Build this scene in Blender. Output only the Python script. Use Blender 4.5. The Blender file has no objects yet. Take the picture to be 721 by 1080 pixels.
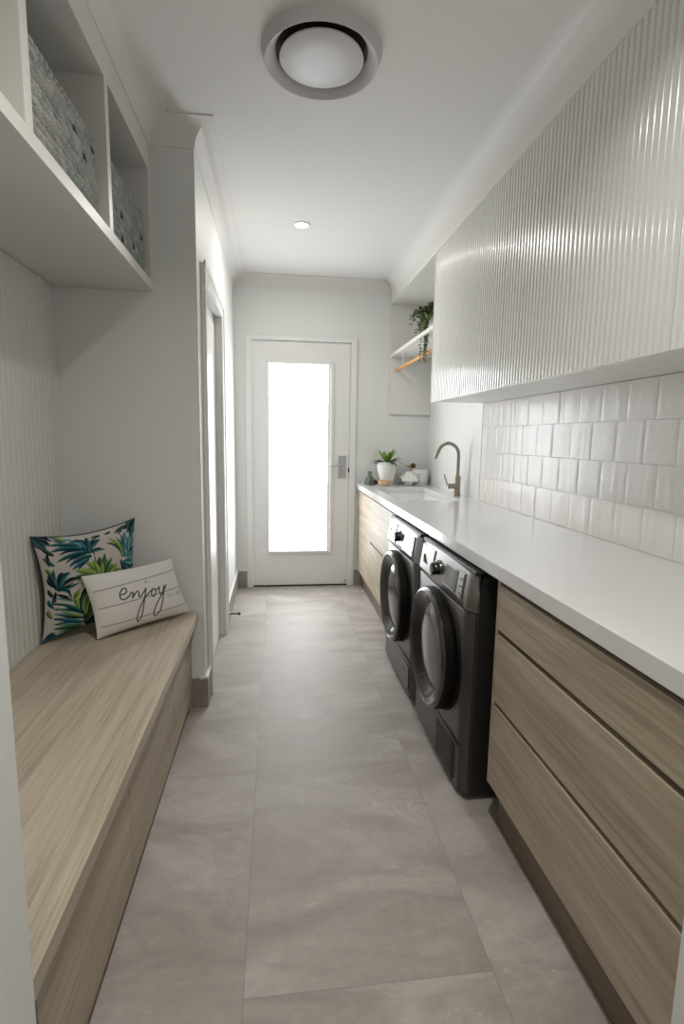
import bpy, bmesh, math, random
import numpy as np
from mathutils import Vector, Matrix
random.seed(7)
PI = math.pi
col = bpy.context.scene.collection
sc = bpy.context.scene

# ------------------------------------------------------------------ camera
YAW, PITCH, ROLL, F, H = 7.1955, 8.0475, 0.8828, 553.98, 1.2815
cy, sy = math.cos(math.radians(YAW)), math.sin(math.radians(YAW))
cp, sp = math.cos(math.radians(PITCH)), math.sin(math.radians(PITCH))
cr, sr = math.cos(math.radians(ROLL)), math.sin(math.radians(ROLL))
fwd = Vector((sy*cp, cy*cp, -sp)); rt = Vector((cy, -sy, 0)); up = rt.cross(fwd)
r2 = cr*rt + sr*up; u2 = -sr*rt + cr*up
cd = bpy.data.cameras.new('camera'); cam = bpy.data.objects.new('camera', cd); col.objects.link(cam)
m = Matrix((( r2.x, u2.x, -fwd.x, 0), (r2.y, u2.y, -fwd.y, 0), (r2.z, u2.z, -fwd.z, H), (0, 0, 0, 1)))
cam.matrix_world = m
cd.sensor_fit = 'VERTICAL'; cd.sensor_height = 24; cd.lens = F/1080*24; cd.clip_start = .02
sc.camera = cam

# ------------------------------------------------------------------ world and exposure
w = bpy.data.worlds.new('world'); sc.world = w; w.use_nodes = True
w.node_tree.nodes['Background'].inputs[0].default_value = (.85, .93, 1, 1)
w.node_tree.nodes['Background'].inputs[1].default_value = 1.0
vs = sc.view_settings
vs.view_transform = 'Standard'; vs.look = 'None'; vs.gamma = 1; vs.use_curve_mapping = False
vs.exposure = 0.86
GLASS_E = 5.0        # frosted daylight pane of the back door
DOWN_W = 4.4         # downlight above the far end
NEAR_W = 5.8         # downlight above the near end, just out of the frame
FILL_W = 4.5         # unseen lamp added behind the camera to brighten the near end

# ------------------------------------------------------------------ materials
def srgb(r, g, b):
    f = lambda c: (c/255/12.92 if c/255 <= .04045 else ((c/255+.055)/1.055)**2.4)
    return (f(r), f(g), f(b), 1)
def mat(name, color, rough=.5, metal=0, bump=None, spec=.5, coat=0, emis=None):
    mt = bpy.data.materials.new(name); mt.use_nodes = True
    nt = mt.node_tree; b = nt.nodes['Principled BSDF']
    b.inputs['Base Color'].default_value = color
    b.inputs['Roughness'].default_value = rough; b.inputs['Metallic'].default_value = metal
    b.inputs['Specular IOR Level'].default_value = spec
    b.inputs['Coat Weight'].default_value = coat; b.inputs['Coat Roughness'].default_value = .08
    if emis:
        b.inputs['Emission Color'].default_value = emis[0]; b.inputs['Emission Strength'].default_value = emis[1]
    n = nt.nodes.new('ShaderNodeTexNoise'); tc = nt.nodes.new('ShaderNodeTexCoord')
    nt.links.new(tc.outputs['Object'], n.inputs['Vector'])
    sc_, st = bump or (60, .02)
    n.inputs['Scale'].default_value = sc_
    bp = nt.nodes.new('ShaderNodeBump'); bp.inputs['Strength'].default_value = st; bp.inputs['Distance'].default_value = .01
    nt.links.new(n.outputs['Fac'], bp.inputs['Height']); nt.links.new(bp.outputs['Normal'], b.inputs['Normal'])
    return mt
def N(nt, t, **k):
    n = nt.nodes.new(t)
    for a, v in k.items():
        if a in n.inputs: n.inputs[a].default_value = v
        else: setattr(n, a, v)
    return n
def ramp(nt, src, stops):
    r = nt.nodes.new('ShaderNodeValToRGB'); e = r.color_ramp.elements
    while len(e) < len(stops): e.new(.5)
    for i, (p, c) in enumerate(stops): e[i].position = p; e[i].color = c
    nt.links.new(src, r.inputs[0]); return r
def wood(name, c0, c1, c2, axis='Y', rough=.5, fine=1.0):
    mt = mat(name, c1, rough); nt = mt.node_tree; b = nt.nodes['Principled BSDF']; L = nt.links.new
    tc = nt.nodes.new('ShaderNodeTexCoord'); mp = nt.nodes.new('ShaderNodeMapping')
    L(tc.outputs['Object'], mp.inputs['Vector'])
    s = {'Y': (14, 1.0, 14), 'X': (1.0, 14, 14), 'Z': (14, 14, 1.0)}[axis]
    mp.inputs['Scale'].default_value = s; mp.inputs['Rotation'].default_value = (0, 0, .02)
    n1 = N(nt, 'ShaderNodeTexNoise', Scale=1.6*fine, Detail=3.0, Roughness=.55, Distortion=.6); L(mp.outputs[0], n1.inputs['Vector'])
    mp2 = nt.nodes.new('ShaderNodeMapping'); L(tc.outputs['Object'], mp2.inputs['Vector'])
    mp2.inputs['Scale'].default_value = tuple(v*(6 if v > 2 else 2.2) for v in s)
    n2 = N(nt, 'ShaderNodeTexNoise', Scale=1.9*fine, Detail=5.0, Roughness=.65); L(mp2.outputs[0], n2.inputs['Vector'])
    mx = N(nt, 'ShaderNodeMix'); mx.inputs[0].default_value = .5
    L(n1.outputs['Fac'], mx.inputs[2]); L(n2.outputs['Fac'], mx.inputs[3])
    r = ramp(nt, mx.outputs[0], [(.36, c0), (.5, c1), (.64, c2)])
    L(r.outputs[0], b.inputs['Base Color'])
    bp = nt.nodes['Bump']; bp.inputs['Strength'].default_value = .12; bp.inputs['Distance'].default_value = .001
    L(n2.outputs['Fac'], bp.inputs['Height'])
    return mt
def stone(name, tiles=True, tone=1.0):
    mt = mat(name, (.4, .37, .34, 1), .42); nt = mt.node_tree; b = nt.nodes['Principled BSDF']; L = nt.links.new
    geo = nt.nodes.new('ShaderNodeTexCoord'); sep = nt.nodes.new('ShaderNodeSeparateXYZ'); L(geo.outputs['Object'], sep.inputs[0])
    def M(op, a, bb=None):
        n = nt.nodes.new('ShaderNodeMath'); n.operation = op
        for i, x in enumerate((a, bb)):
            if x is None: continue
            if isinstance(x, (int, float)): n.inputs[i].default_value = x
            else: L(x, n.inputs[i])
        return n.outputs[0]
    cx = M('DIVIDE', M('ADD', sep.outputs['X'], 3.078), .6)          # tile columns 0.6 m, joint at x=-0.078
    ci = M('FLOOR', cx); cf = M('FRACT', cx)
    par = M('MODULO', ci, 2.0)
    yy = M('DIVIDE', M('ADD', M('ADD', sep.outputs['Y'], 3.784), M('MULTIPLY', M('SUBTRACT', 1.0, par), M_OFF)), 1.21)
    yi = M('FLOOR', yy); yf = M('FRACT', yy)
    dx = M('MULTIPLY', M('MINIMUM', cf, M('SUBTRACT', 1.0, cf)), .6)
    dy = M('MULTIPLY', M('MINIMUM', yf, M('SUBTRACT', 1.0, yf)), 1.21)
    d = M('MINIMUM', dx, dy)
    joint = M('LESS_THAN', d, .0014)
    tid = M('ADD', M('MULTIPLY', ci, 7.31), M('MULTIPLY', yi, 3.77))
    cmb = nt.nodes.new('ShaderNodeCombineXYZ'); L(tid, cmb.inputs[2]); 
    add = N(nt, 'ShaderNodeVectorMath', operation='ADD'); L(geo.outputs['Object'], add.inputs[0]); L(cmb.outputs[0], add.inputs[1])
    if not tiles: L(geo.outputs['Object'], add.inputs[0])
    mp = nt.nodes.new('ShaderNodeMapping'); L(add.outputs[0], mp.inputs['Vector']); mp.inputs['Rotation'].default_value = (0, 0, .75); mp.inputs['Scale'].default_value = (1, 2.6, 1)
    n1 = N(nt, 'ShaderNodeTexNoise', Scale=1.5, Detail=8.0, Roughness=.62, Distortion=1.2); L(mp.outputs[0], n1.inputs['Vector'])
    n2 = N(nt, 'ShaderNodeTexNoise', Scale=45.0, Detail=4.0, Roughness=.7); L(add.outputs[0], n2.inputs['Vector'])
    t = tone
    r = ramp(nt, n1.outputs['Fac'], [(.34, (.290*t, .260*t, .232*t, 1)), (.5, (.36*t, .327*t, .297*t, 1)), (.66, (.445*t, .412*t, .382*t, 1))])
    # thin pale veins
    n3 = N(nt, 'ShaderNodeTexNoise', Scale=1.1, Detail=5.0, Roughness=.55, Distortion=1.5); L(mp.outputs[0], n3.inputs['Vector'])
    v = M('ABSOLUTE', M('SUBTRACT', n3.outputs['Fac'], .5)); vein = M('LESS_THAN', v, .0035)
    brk = M('GREATER_THAN', n1.outputs['Fac'], .53)
    vv = M('MULTIPLY', M('MULTIPLY', vein, brk), .35)
    m1 = N(nt, 'ShaderNodeMix', data_type='RGBA'); L(vv, m1.inputs[0]); L(r.outputs[0], m1.inputs[6]); m1.inputs[7].default_value = (.55, .53, .5, 1)
    m2 = N(nt, 'ShaderNodeMix', data_type='RGBA', blend_type='MULTIPLY'); m2.inputs[0].default_value = .35
    r2_ = ramp(nt, n2.outputs['Fac'], [(.3, (.75, .75, .75, 1)), (.7, (1.1, 1.1, 1.1, 1))])
    L(m1.outputs[2], m2.inputs[6]); L(r2_.outputs[0], m2.inputs[7])
    last = m2.outputs[2]
    if tiles:
        m3 = N(nt, 'ShaderNodeMix', data_type='RGBA'); L(M('MULTIPLY', joint, .38), m3.inputs[0]); L(last, m3.inputs[6]); m3.inputs[7].default_value = (.13, .12, .11, 1)
        last = m3.outputs[2]
    L(last, b.inputs['Base Color'])
    rr = ramp(nt, n1.outputs['Fac'], [(.3, (.46, .46, .46, 1)), (.7, (.6, .6, .6, 1))]); L(rr.outputs[0], b.inputs['Roughness'])
    bp = nt.nodes['Bump']; bp.inputs['Strength'].default_value = .25 if tiles else .01; bp.inputs['Distance'].default_value = .004
    L(n1.outputs['Fac'], bp.inputs['Height'])
    return mt
M_OFF = 0.385
WALL = mat('wall_paint', srgb(224, 225, 223), .55, bump=(180, .03))
CEIL = mat('ceiling_paint', srgb(226, 224, 221), .8, bump=(120, .03))
TRIM = mat('trim_paint', srgb(228, 228, 226), .35)
CAB = mat('cabinet_lacquer', srgb(222, 221, 216), .38, bump=(30, .01))
FLUTE = mat('fluted_lacquer', srgb(216, 216, 212), .22, bump=(30, .005), coat=.3)
NICHE = mat('niche_paint', srgb(216, 215, 210), .5)
STONE_TOP = mat('countertop_quartz', srgb(220, 220, 221), .13, bump=(10, .004))
OAK = wood('oak_laminate', srgb(160, 147, 129), srgb(182, 170, 152), srgb(197, 186, 170))
OAKF = wood('oak_laminate_fronts', srgb(148, 133, 113), srgb(170, 156, 136), srgb(187, 174, 155))
KICK = wood('kickboard_laminate', srgb(100, 84, 68), srgb(112, 96, 80), srgb(124, 108, 92))
FLOORM = stone('stone_floor_tile'); SKIRT = stone('stone_skirting', False, .82)
DARK = mat('painted_gap_shade', srgb(30, 23, 16), .8)  # flat dark colour standing in for shade in gaps and openings
TILE = mat('handmade_glazed_tile', srgb(230, 226, 222), .28, bump=(22, .06))
GROUT = mat('tile_grout', srgb(222, 219, 215), .8)
STEEL = mat('brushed_steel', (.55, .55, .54, 1), .35, 1)
NICKEL = mat('brushed_nickel', srgb(158, 148, 136), .34, 1)
BODY = mat('graphite_enamel', srgb(84, 80, 77), .36, .7, spec=.6)
SIDEM = mat('graphite_side_enamel', srgb(52, 50, 49), .42, .4)
PANELM = mat('graphite_panel_silver', srgb(150, 148, 146), .28, .85)
BLACKG = mat('black_gloss', srgb(20, 19, 20), .12, spec=.6)
RINGM = mat('door_ring_chrome_grey', srgb(98, 96, 95), .22, .85)
PORTH = mat('smoked_porthole_glass', srgb(116, 106, 102), .12, .6, spec=.6)
SCREEN = mat('display_screen', srgb(40, 40, 42), .12)
SCREENG = mat('grey_display_screen', srgb(104, 102, 98), .2)
MBLACK = mat('satin_black', srgb(18, 17, 17), .5, spec=.12)
BANDM = mat('smoked_brown_band', srgb(50, 44, 43), .16, .2, spec=.6)
GRILL = mat('vent_grille_dark', srgb(44, 42, 41), .5)
CERAM = mat('white_ceramic', srgb(232, 232, 228), .3, bump=(18, .3))
SOIL = mat('soil', srgb(50, 38, 28), .9)
GLASSG = mat('green_grey_glass', srgb(78, 92, 80), .12, spec=.7, coat=.5)
BOWLM = wood('turned_wood', srgb(178, 140, 104), srgb(205, 170, 132), srgb(220, 188, 152), 'X')
CONEM = mat('brown_seed_pod', srgb(92, 62, 42), .7)
RAILM = wood('timber_rail', srgb(190, 130, 70), srgb(212, 155, 92), srgb(226, 175, 115))
CLOTH = mat('white_cloth', srgb(236, 236, 234), .9, bump=(90, .3))
INK = mat('black_print', srgb(45, 45, 46), .7)
YEL = mat('yellow_green_petal', srgb(176, 166, 60), .6)
BRN = mat('brown_flower_centre', srgb(84, 62, 34), .8)
RUB = mat('rubber_black', srgb(28, 27, 27), .7)
LEAFD = mat('dark_leaf', srgb(44, 58, 46), .4)
LEAFG = mat('bright_leaf', srgb(112, 150, 48), .4)
LEAFT = mat('trailing_leaf', srgb(66, 88, 44), .5)
LEAFT2 = mat('trailing_leaf_light', srgb(104, 124, 66), .5)
GLOW = mat('frosted_daylight_glass', srgb(240, 245, 248), .3, emis=((.93, .968, 1, 1), GLASS_E))
LENS = mat('downlight_lens', srgb(255, 250, 240), .3, emis=((1, .96, .9, 1), 14))
DIFF = mat('vent_plastic_white', srgb(205, 202, 203), .45)

# ------------------------------------------------------------------ mesh helpers
class B:
    def __init__(s): s.v = []; s.f = []; s.mi = []
    def add(s, vs_, fs, mi=0):
        o = len(s.v); s.v += [tuple(v) for v in vs_]; s.f += [tuple(i+o for i in f) for f in fs]; s.mi += [mi]*len(fs)
    def box(s, x0, x1, y0, y1, z0, z1, bev=0, mi=0, rot=None, ctr=None):
        bm = bmesh.new(); bmesh.ops.create_cube(bm, size=1)
        for v in bm.verts: v.co = ((v.co.x+.5)*(x1-x0)+x0, (v.co.y+.5)*(y1-y0)+y0, (v.co.z+.5)*(z1-z0)+z0)
        if bev: bmesh.ops.bevel(bm, geom=bm.edges[:], offset=bev, segments=2, profile=.6, affect='EDGES')
        if rot: bmesh.ops.rotate(bm, verts=bm.verts, cent=ctr or ((x0+x1)/2, (y0+y1)/2, (z0+z1)/2), matrix=rot)
        bm.verts.index_update(); s.add([v.co.copy() for v in bm.verts], [[v.index for v in f.verts] for f in bm.faces], mi); bm.free()
    def tube(s, pts, r, n=10, cap=True, mi=0, flat=1.0):
        pts = [Vector(p) for p in pts]; rs = r if isinstance(r, (list, tuple)) else [r]*len(pts)
        vs_, fs = [], []; prev = None
        for i, p in enumerate(pts):
            t = (pts[min(i+1, len(pts)-1)] - pts[max(i-1, 0)]).normalized()
            a = prev if prev is not None else (Vector((0, 0, 1)) if abs(t.z) < .9 else Vector((1, 0, 0)))
            u = (a - t*a.dot(t)).normalized(); prev = u; q = t.cross(u)
            for k in range(n):
                th = 2*PI*k/n; vs_.append(p + (u*math.cos(th)*flat + q*math.sin(th))*rs[i])
        for i in range(len(pts)-1):
            for k in range(n): fs.append((i*n+k, i*n+(k+1) % n, (i+1)*n+(k+1) % n, (i+1)*n+k))
        if cap: fs.append(tuple(range(n-1, -1, -1))); fs.append(tuple((len(pts)-1)*n+k for k in range(n)))
        s.add(vs_, fs, mi)
    def lathe(s, prof, c=(0, 0, 0), axis='Z', n=40, mi=0, sx=1.0, sy=1.0):
        """prof: list of (radius, along axis)"""
        vs_, fs = [], []
        for (r, h) in prof:
            for k in range(n):
                a = 2*PI*k/n; p, q = r*math.cos(a)*sx, r*math.sin(a)*sy
                vs_.append({'Z': (c[0]+p, c[1]+q, c[2]+h), 'X': (c[0]+h, c[1]+p, c[2]+q), 'Y': (c[0]+q, c[1]+h, c[2]+p)}[axis])
        for i in range(len(prof)-1):
            for k in range(n): fs.append((i*n+k, i*n+(k+1) % n, (i+1)*n+(k+1) % n, (i+1)*n+k))
        s.add(vs_, fs, mi)
    def extrude_y(s, prof, y0, y1, mi=0):     # closed profile in (x,z)
        n = len(prof); vs_ = [(x, y0, z) for x, z in prof] + [(x, y1, z) for x, z in prof]
        s.add(vs_, [(i, (i+1) % n, n+(i+1) % n, n+i) for i in range(n)] + [tuple(range(n-1, -1, -1)), tuple(range(n, 2*n))], mi)
    def build(s, name, m_, parent=None, smooth=False, origin=None):
        o = Vector(origin) if origin is not None else (Vector(parent['_w']) if parent is not None else None)
        if o is None:
            xs = [v[0] for v in s.v]; ys = [v[1] for v in s.v]; zs = [v[2] for v in s.v]
            o = Vector(((min(xs)+max(xs))/2, (min(ys)+max(ys))/2, min(zs)))
        me = bpy.data.meshes.new(name); me.from_pydata([tuple(Vector(v)-o) for v in s.v], [], s.f)
        for x in (m_ if isinstance(m_, (list, tuple)) else [m_]): me.materials.append(x)
        me.polygons.foreach_set('material_index', s.mi)
        bm = bmesh.new(); bm.from_mesh(me); bmesh.ops.recalc_face_normals(bm, faces=bm.faces)
        if smooth:
            for f in bm.faces: f.smooth = True
            for e in bm.edges:
                if len(e.link_faces) == 2 and e.calc_face_angle(0) > .7: e.smooth = False
        bm.to_mesh(me); bm.free()
        ob = bpy.data.objects.new(name, me); col.objects.link(ob)
        if parent is not None: ob.parent = parent
        else: ob.location = o
        ob['_w'] = tuple(o)
        return ob
def thing(name, loc, label=None, cat=None, group=None, kind=None):
    o = bpy.data.objects.new(name, None); col.objects.link(o); o.location = loc; o['_w'] = tuple(loc); o.empty_display_size = .05
    return tag(o, label, cat, group, kind)
def tag(o, label=None, cat=None, group=None, kind=None):
    if label: o['label'] = label
    if cat: o['category'] = cat
    if group: o['group'] = group
    if kind: o['kind'] = kind
    return o
def struct(name, b, m_, **k): return tag(b.build(name, m_, **k), kind='structure')
def bx(*a, **k): b = B(); b.box(*a, **k); return b

# ------------------------------------------------------------------ dimensions
YB = 4.44; ZC = 2.54; XL = -.335; XR = 1.30; XN = -.92; YP = 2.42; YN = .675; XU = .945; XF = .942; XCO = .686
# ------------------------------------------------------------------ room shell
struct('floor', bx(-1.2, 1.5, -2.2, 4.7, -.1, 0), FLOORM, origin=(0, 0, 0))
struct('ceiling', bx(-1.2, 1.5, -2.2, 4.7, ZC, ZC+.1), CEIL)
b = B()
b.box(-1.1, XL, -2.2, YN, 0, ZC); b.box(-1.1, XN, YN, YP, 0, ZC); b.box(-1.1, XL, YP, 2.60, 0, ZC)
b.box(-.45, XL, 2.60, 3.345, 1.985, ZC); b.box(-.45, XL, 3.345, 4.6, 0, ZC); b.box(-1.1, -.55, 2.6, 4.6, 0, ZC)
struct('wall_left', b, WALL)
struct('wall_right', bx(XR, 1.4, -2.2, 4.6, 0, ZC), WALL)
struct('wall_right', bx(.672, XR-.001, -2.2, .695, 0, ZC), WALL)
b = B(); b.box(-.45, -.207, YB, 4.6, 0, ZC); b.box(.627, XR, YB, 4.6, 0, ZC); b.box(-.207, .627, YB, 4.6, 2.062, ZC)
struct('wall_back', b, WALL)
struct('wall_front', bx(-1.1, 1.4, -2.2, -2.1, 0, ZC), WALL)

# cornice: one cove moulding run round the room
def sweep(path, prof, segs):
    """path of (x,y) with the room on its right; prof of (d from wall, z)"""
    P = [Vector((x, y)) for x, y in path]; n = len(P); rings = []
    for i in range(n):
        t0 = (P[i]-P[i-1]).normalized() if i else None
        t1 = (P[i+1]-P[i]).normalized() if i < n-1 else None
        n0 = Vector((t0.y, -t0.x)) if t0 else None; n1 = Vector((t1.y, -t1.x)) if t1 else None
        if n0 is None: o = n1
        elif n1 is None: o = n0
        else: o = (n0+n1)/(1+n0.dot(n1))
        rings.append([(P[i].x+o.x*d, P[i].y+o.y*d, z) for d, z in prof])
    b = B(); k = len(prof); vs_ = [v for r in rings for v in r]; fs = []
    for i in range(*segs):
        for j in range(k): fs.append((i*k+j, i*k+(j+1) % k, (i+1)*k+(j+1) % k, (i+1)*k+j))
    vs_ = vs_[segs[0]*k:(segs[1]+1)*k]; fs = [tuple(q-segs[0]*k for q in f) for f in fs]
    b.add(vs_, fs); return b
c = .083
arc = [((c-.002)*(1-math.cos(a)), ZC-c+(c-.001)*math.sin(a)) for a in [i*PI/2/12 for i in range(13)]]
cove_lip = [(0, ZC-c-.004), (.004, ZC-c-.004), (.004, ZC-c)] + [(.004+.078*(1-math.cos(a)), ZC-c+.001+.077*math.sin(a)) for a in [i*PI/2/9 for i in range(10)]] + [(.090, ZC-.005), (.090, ZC), (0, ZC)]
cove_plain = arc + [(.086, ZC), (0, ZC)]
path = [(XL, -2.1), (XL, YN), (-.515, YN), (-.515, YP), (XL, YP), (XL, YB), (XF, YB), (XF, .695), (.672, .695), (.672, -2.1)]
struct('trim_1', sweep(path, cove_lip, (0, 6)), CEIL, smooth=True)
struct('trim_6', sweep(path, cove_plain, (6, 9)), CEIL, smooth=True)


# stone skirting with a thin white cap
b = B()
b.box(XL, XL+.012, YP-.012, 2.535, 0, .142); b.box(-.40, XL, YP-.012, YP, 0, .142)
b.box(XL, XL+.012, 3.43, YB, 0, .142)
c2 = B(); c2.box(XL, XL+.014, YP-.014, 2.537, .142, .155, .002); c2.box(-.36, XL-.001, YP-.014, YP, .142, .155, .002); c2.box(XL, XL+.014, 3.43, YB, .142, .155, .002)
o = struct('baseboard_left', b, SKIRT); tag(c2.build('cap_strip', TRIM, o))
b = B(); b.box(XL+.012, -.247, YB-.012, YB, 0, .142); b.box(.667, .745, YB-.012, YB, 0, .142)
c2 = B(); c2.box(XL+.014, -.247, YB-.014, YB, .142, .155, .002); c2.box(.667, .745, YB-.014, YB, .142, .155, .002)
o = struct('baseboard_back', b, SKIRT); c2.build('cap_strip', TRIM, o)

# ---- back door with a frosted full-height pane
def arch_profile_box(b, x0, x1, y0, y1, z0, z1): b.box(x0, x1, y0, y1, z0, z1, .004)
b = B()
b.box(-.247, -.197, YB-.018, YB, 0, 2.088, .004); b.box(.618, .668, YB-.018, YB, 0, 2.088, .004); b.box(-.197, .618, YB-.018, YB, 2.054, 2.088, .004)
b.box(-.207, -.196, YB, YB+.1, 0, 2.062); b.box(.615, .627, YB, YB+.1, 0, 2.062); b.box(-.2, .62, YB, YB+.1, 2.053, 2.064)
struct('trim_2', b, TRIM)
door = thing('door_1', (.21, YB+.01, 0), kind='structure')
gx0, gx1, gz0, gz1 = -.060, .430, .313, 1.876
b = B(); y0, y1 = YB+.002, YB+.042
b.box(-.193, gx0, y0, y1, .012, 2.048); b.box(gx1, .611, y0, y1, .012, 2.048); b.box(gx0, gx1, y0, y1, .012, gz0); b.box(gx0, gx1, y0, y1, gz1, 2.048)
b.build('door_leaf', TRIM, door)
b = B()  # raised bead around the pane, with a wider flat rebate on the lock side
b.box(gx0-.018, gx0+.003, y0-.016, y0+.004, gz0-.020, gz1+.022, .005); b.box(gx1+.020, gx1+.046, y0-.016, y0+.004, gz0-.020, gz1+.022, .005)
b.box(gx1-.001, gx1+.022, y0-.004, y0+.004, gz0-.002, gz1+.002, .001)
for (c0, c1) in ((gz0-.020, gz0+.003), (gz1-.003, gz1+.022)): b.box(gx0-.01, gx1+.03, y0-.015, y0+.004, c0, c1, .005)
b.build('glazing_bead', TRIM, door)
bx(gx0, gx1, YB+.030, YB+.036, gz0, gz1).build('glass_pane', GLOW, door)
bx(-.19, .61, y0-.004, y1, 0.001, .013).build('door_seal', RUB, door)
b = B(); b.box(.522, .588, y0-.008, y0, .940, 1.130, .003); hp = b.build('handle_plate', STEEL, door)
b = B(); b.tube([(.555, y0-.006, 1.052), (.555, y0-.055, 1.052)], .010, 12); b.tube([(.557, y0-.05, 1.052), (.50, y0-.052, 1.052), (.452, y0-.048, 1.052)], [.009, .009, .008], 12)
b.build('lever', STEEL, hp, smooth=True)
b = B(); b.lathe([(0, -.014), (.013, -.014), (.016, -.010), (.016, 0)], (.556, y0-.008, .985), 'Y', 20); b.build('lock_cylinder', STEEL, hp, smooth=True)
b = B(); b.tube([(.556, y0-.022, .985), (.556, y0-.030, .985)], .012, 12); b.box(.545, .567, y0-.045, y0-.028, .978, .992, .002); b.build('thumb_turn', STEEL, hp)
for z in (.25, .86, 1.35, 1.80):
    bb = B(); bb.tube([(-.196, y0-.004, z-.045), (-.196, y0-.004, z+.045)], .006, 10); bb.build('hinge', TRIM, door)
bx(.585, .603, y0-.010, y0, .030, .052, bev=.002).build('kick_stop', STEEL, door)
bx(.606, .616, y0-.004, y0+.01, .99, 1.03).build('latch_plate', RUB, door)

# ---- side door in the left wall
b = B()
b.box(XL, XL+.016, 2.535, 2.60, 0, 2.05, .004); b.box(XL, XL+.016, 3.345, 3.43, 0, 2.05, .004); b.box(XL, XL+.016, 2.60, 3.345, 1.985, 2.05, .004)
b.box(XL+.016, XL+.022, 2.535, 2.553, 0, 2.06, .002); b.box(XL+.016, XL+.022, 3.412, 3.43, 0, 2.06, .002); b.box(XL+.016, XL+.022, 2.535, 3.43, 2.04, 2.06, .002)
b.box(-.45, XL, 2.596, 2.602, 0, 1.985); b.box(-.45, XL, 3.340, 3.346, 0, 1.985)
struct('trim_3', b, TRIM)
d2 = thing('door_2', (-.37, 2.97, 0), kind='structure')
bx(-.400, -.365, 2.603, 3.330, .008, 1.972, bev=.002).build('door_leaf', TRIM, d2)
bx(-.43, -.405, 2.602, 3.340, 0, 1.985).build('shadow_backing', DARK, d2)  # dark sheet, its colour gives the shade in the gap round the leaf

# ---- door stop on the skirting
t = thing('door_stop', (-.323, 3.56, .06), 'small dark metal door stop sticking out from the skirting past the side doorway', 'door stop')
b = B(); b.lathe([(0, .005), (.013, .005), (.015, 0), (0, 0)], (-.323, 3.56, .065), 'X', 16); b.build('base_plate', STEEL, t)
b = B(); b.tube([(-.32, 3.56, .065), (-.262, 3.56, .065)], .005, 10); b.build('rod', mat('dark_metal', srgb(60, 56, 52), .4, .8), t)
b = B(); b.lathe([(0, 0), (.009, .002), (.010, .012), (.006, .018), (0, .018)], (-.265, 3.56, .065), 'X', 16); b.build('rubber_tip', RUB, t, smooth=True)

# ------------------------------------------------------------------ ceiling fittings
def downlight(x, y, watt, label, beam=180, cat='downlight'):
    t = thing('downlight', (x, y, ZC), label, cat, None)
    b = B(); b.lathe([(.036, -.002), (.040, -.006), (.049, -.006), (.052, -.001), (.052, 0), (.036, 0)], (x, y, ZC), 'Z', 40); b.build('bezel', TRIM, t, smooth=True)
    b = B(); b.lathe([(0, -.003), (.037, -.003)], (x, y, ZC), 'Z', 32); b.build('lens', LENS, t)
    ld = bpy.data.lights.new('bulb', 'AREA'); ld.shape = 'DISK'; ld.size = .075; ld.energy = watt; ld.color = (1, .955, .89); ld.spread = math.radians(beam)
    lo = bpy.data.objects.new('bulb', ld); col.objects.link(lo); lo.parent = t; lo.location = (0, 0, -.008)
downlight(.154, 3.358, DOWN_W, 'small round lit downlight in the ceiling near the back door')
downlight(.20, .85, NEAR_W, 'small round downlight in the ceiling above the doorway end', 143)
downlight(.20, -1.4, FILL_W, 'unseen downlight added behind the doorway to brighten the near end', 152)  # added lamp, unseen, for frontal light from behind the camera
t = thing('ceiling_vent', (.152, 1.925, ZC), 'large round white ceiling air diffuser with a flat centre disc', 'air vent')
vx, vy = .152, 1.925
b = B(); b.lathe([(.150, .002), (.153, -.006), (.166, -.020), (.181, -.035), (.185, -.037), (.189, -.034), (.195, -.012), (.200, 0)], (vx, vy, ZC), 'Z', 72); b.build('outer_ring', DIFF, t, smooth=True)
b = B(); b.lathe([(0, -.002), (.152, -.002)], (vx, vy, ZC), 'Z', 48); b.build('throat', DARK, t)  # flat disc coloured dark as the shade inside the vent opening
b = B(); b.lathe([(0, -.012), (.05, -.012), (.120, -.014), (.137, -.020), (.139, -.025), (.134, -.028), (.06, -.030), (0, -.030)], (vx, vy, ZC), 'Z', 64); b.build('centre_disc', DIFF, t, smooth=True)

# ------------------------------------------------------------------ fluted surfaces
def flutes(b, x, y0, y1, z0, z1, pitch, amp, side, seg=12, base=.016):
    """vertical half-round reeds on the plane X=x, bulging towards side (+1/-1)"""
    n = max(1, round((y1-y0)/pitch)); p = (y1-y0)/n; pr = [(x - side*base, y0)]
    for i in range(n):
        for k in range(seg):
            a = k/seg; pr.append((x + side*amp*(1-abs(2*a-1)**4.5), y0+(i+a)*p))
    pr += [(x, y1), (x - side*base, y1)]
    k = len(pr); vs_ = [(q[0], q[1], z0) for q in pr] + [(q[0], q[1], z1) for q in pr]
    b.add(vs_, [(i, (i+1) % k, k+(i+1) % k, k+i) for i in range(k)] + [tuple(range(k)), tuple(range(2*k-1, k-1, -1))])

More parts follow.
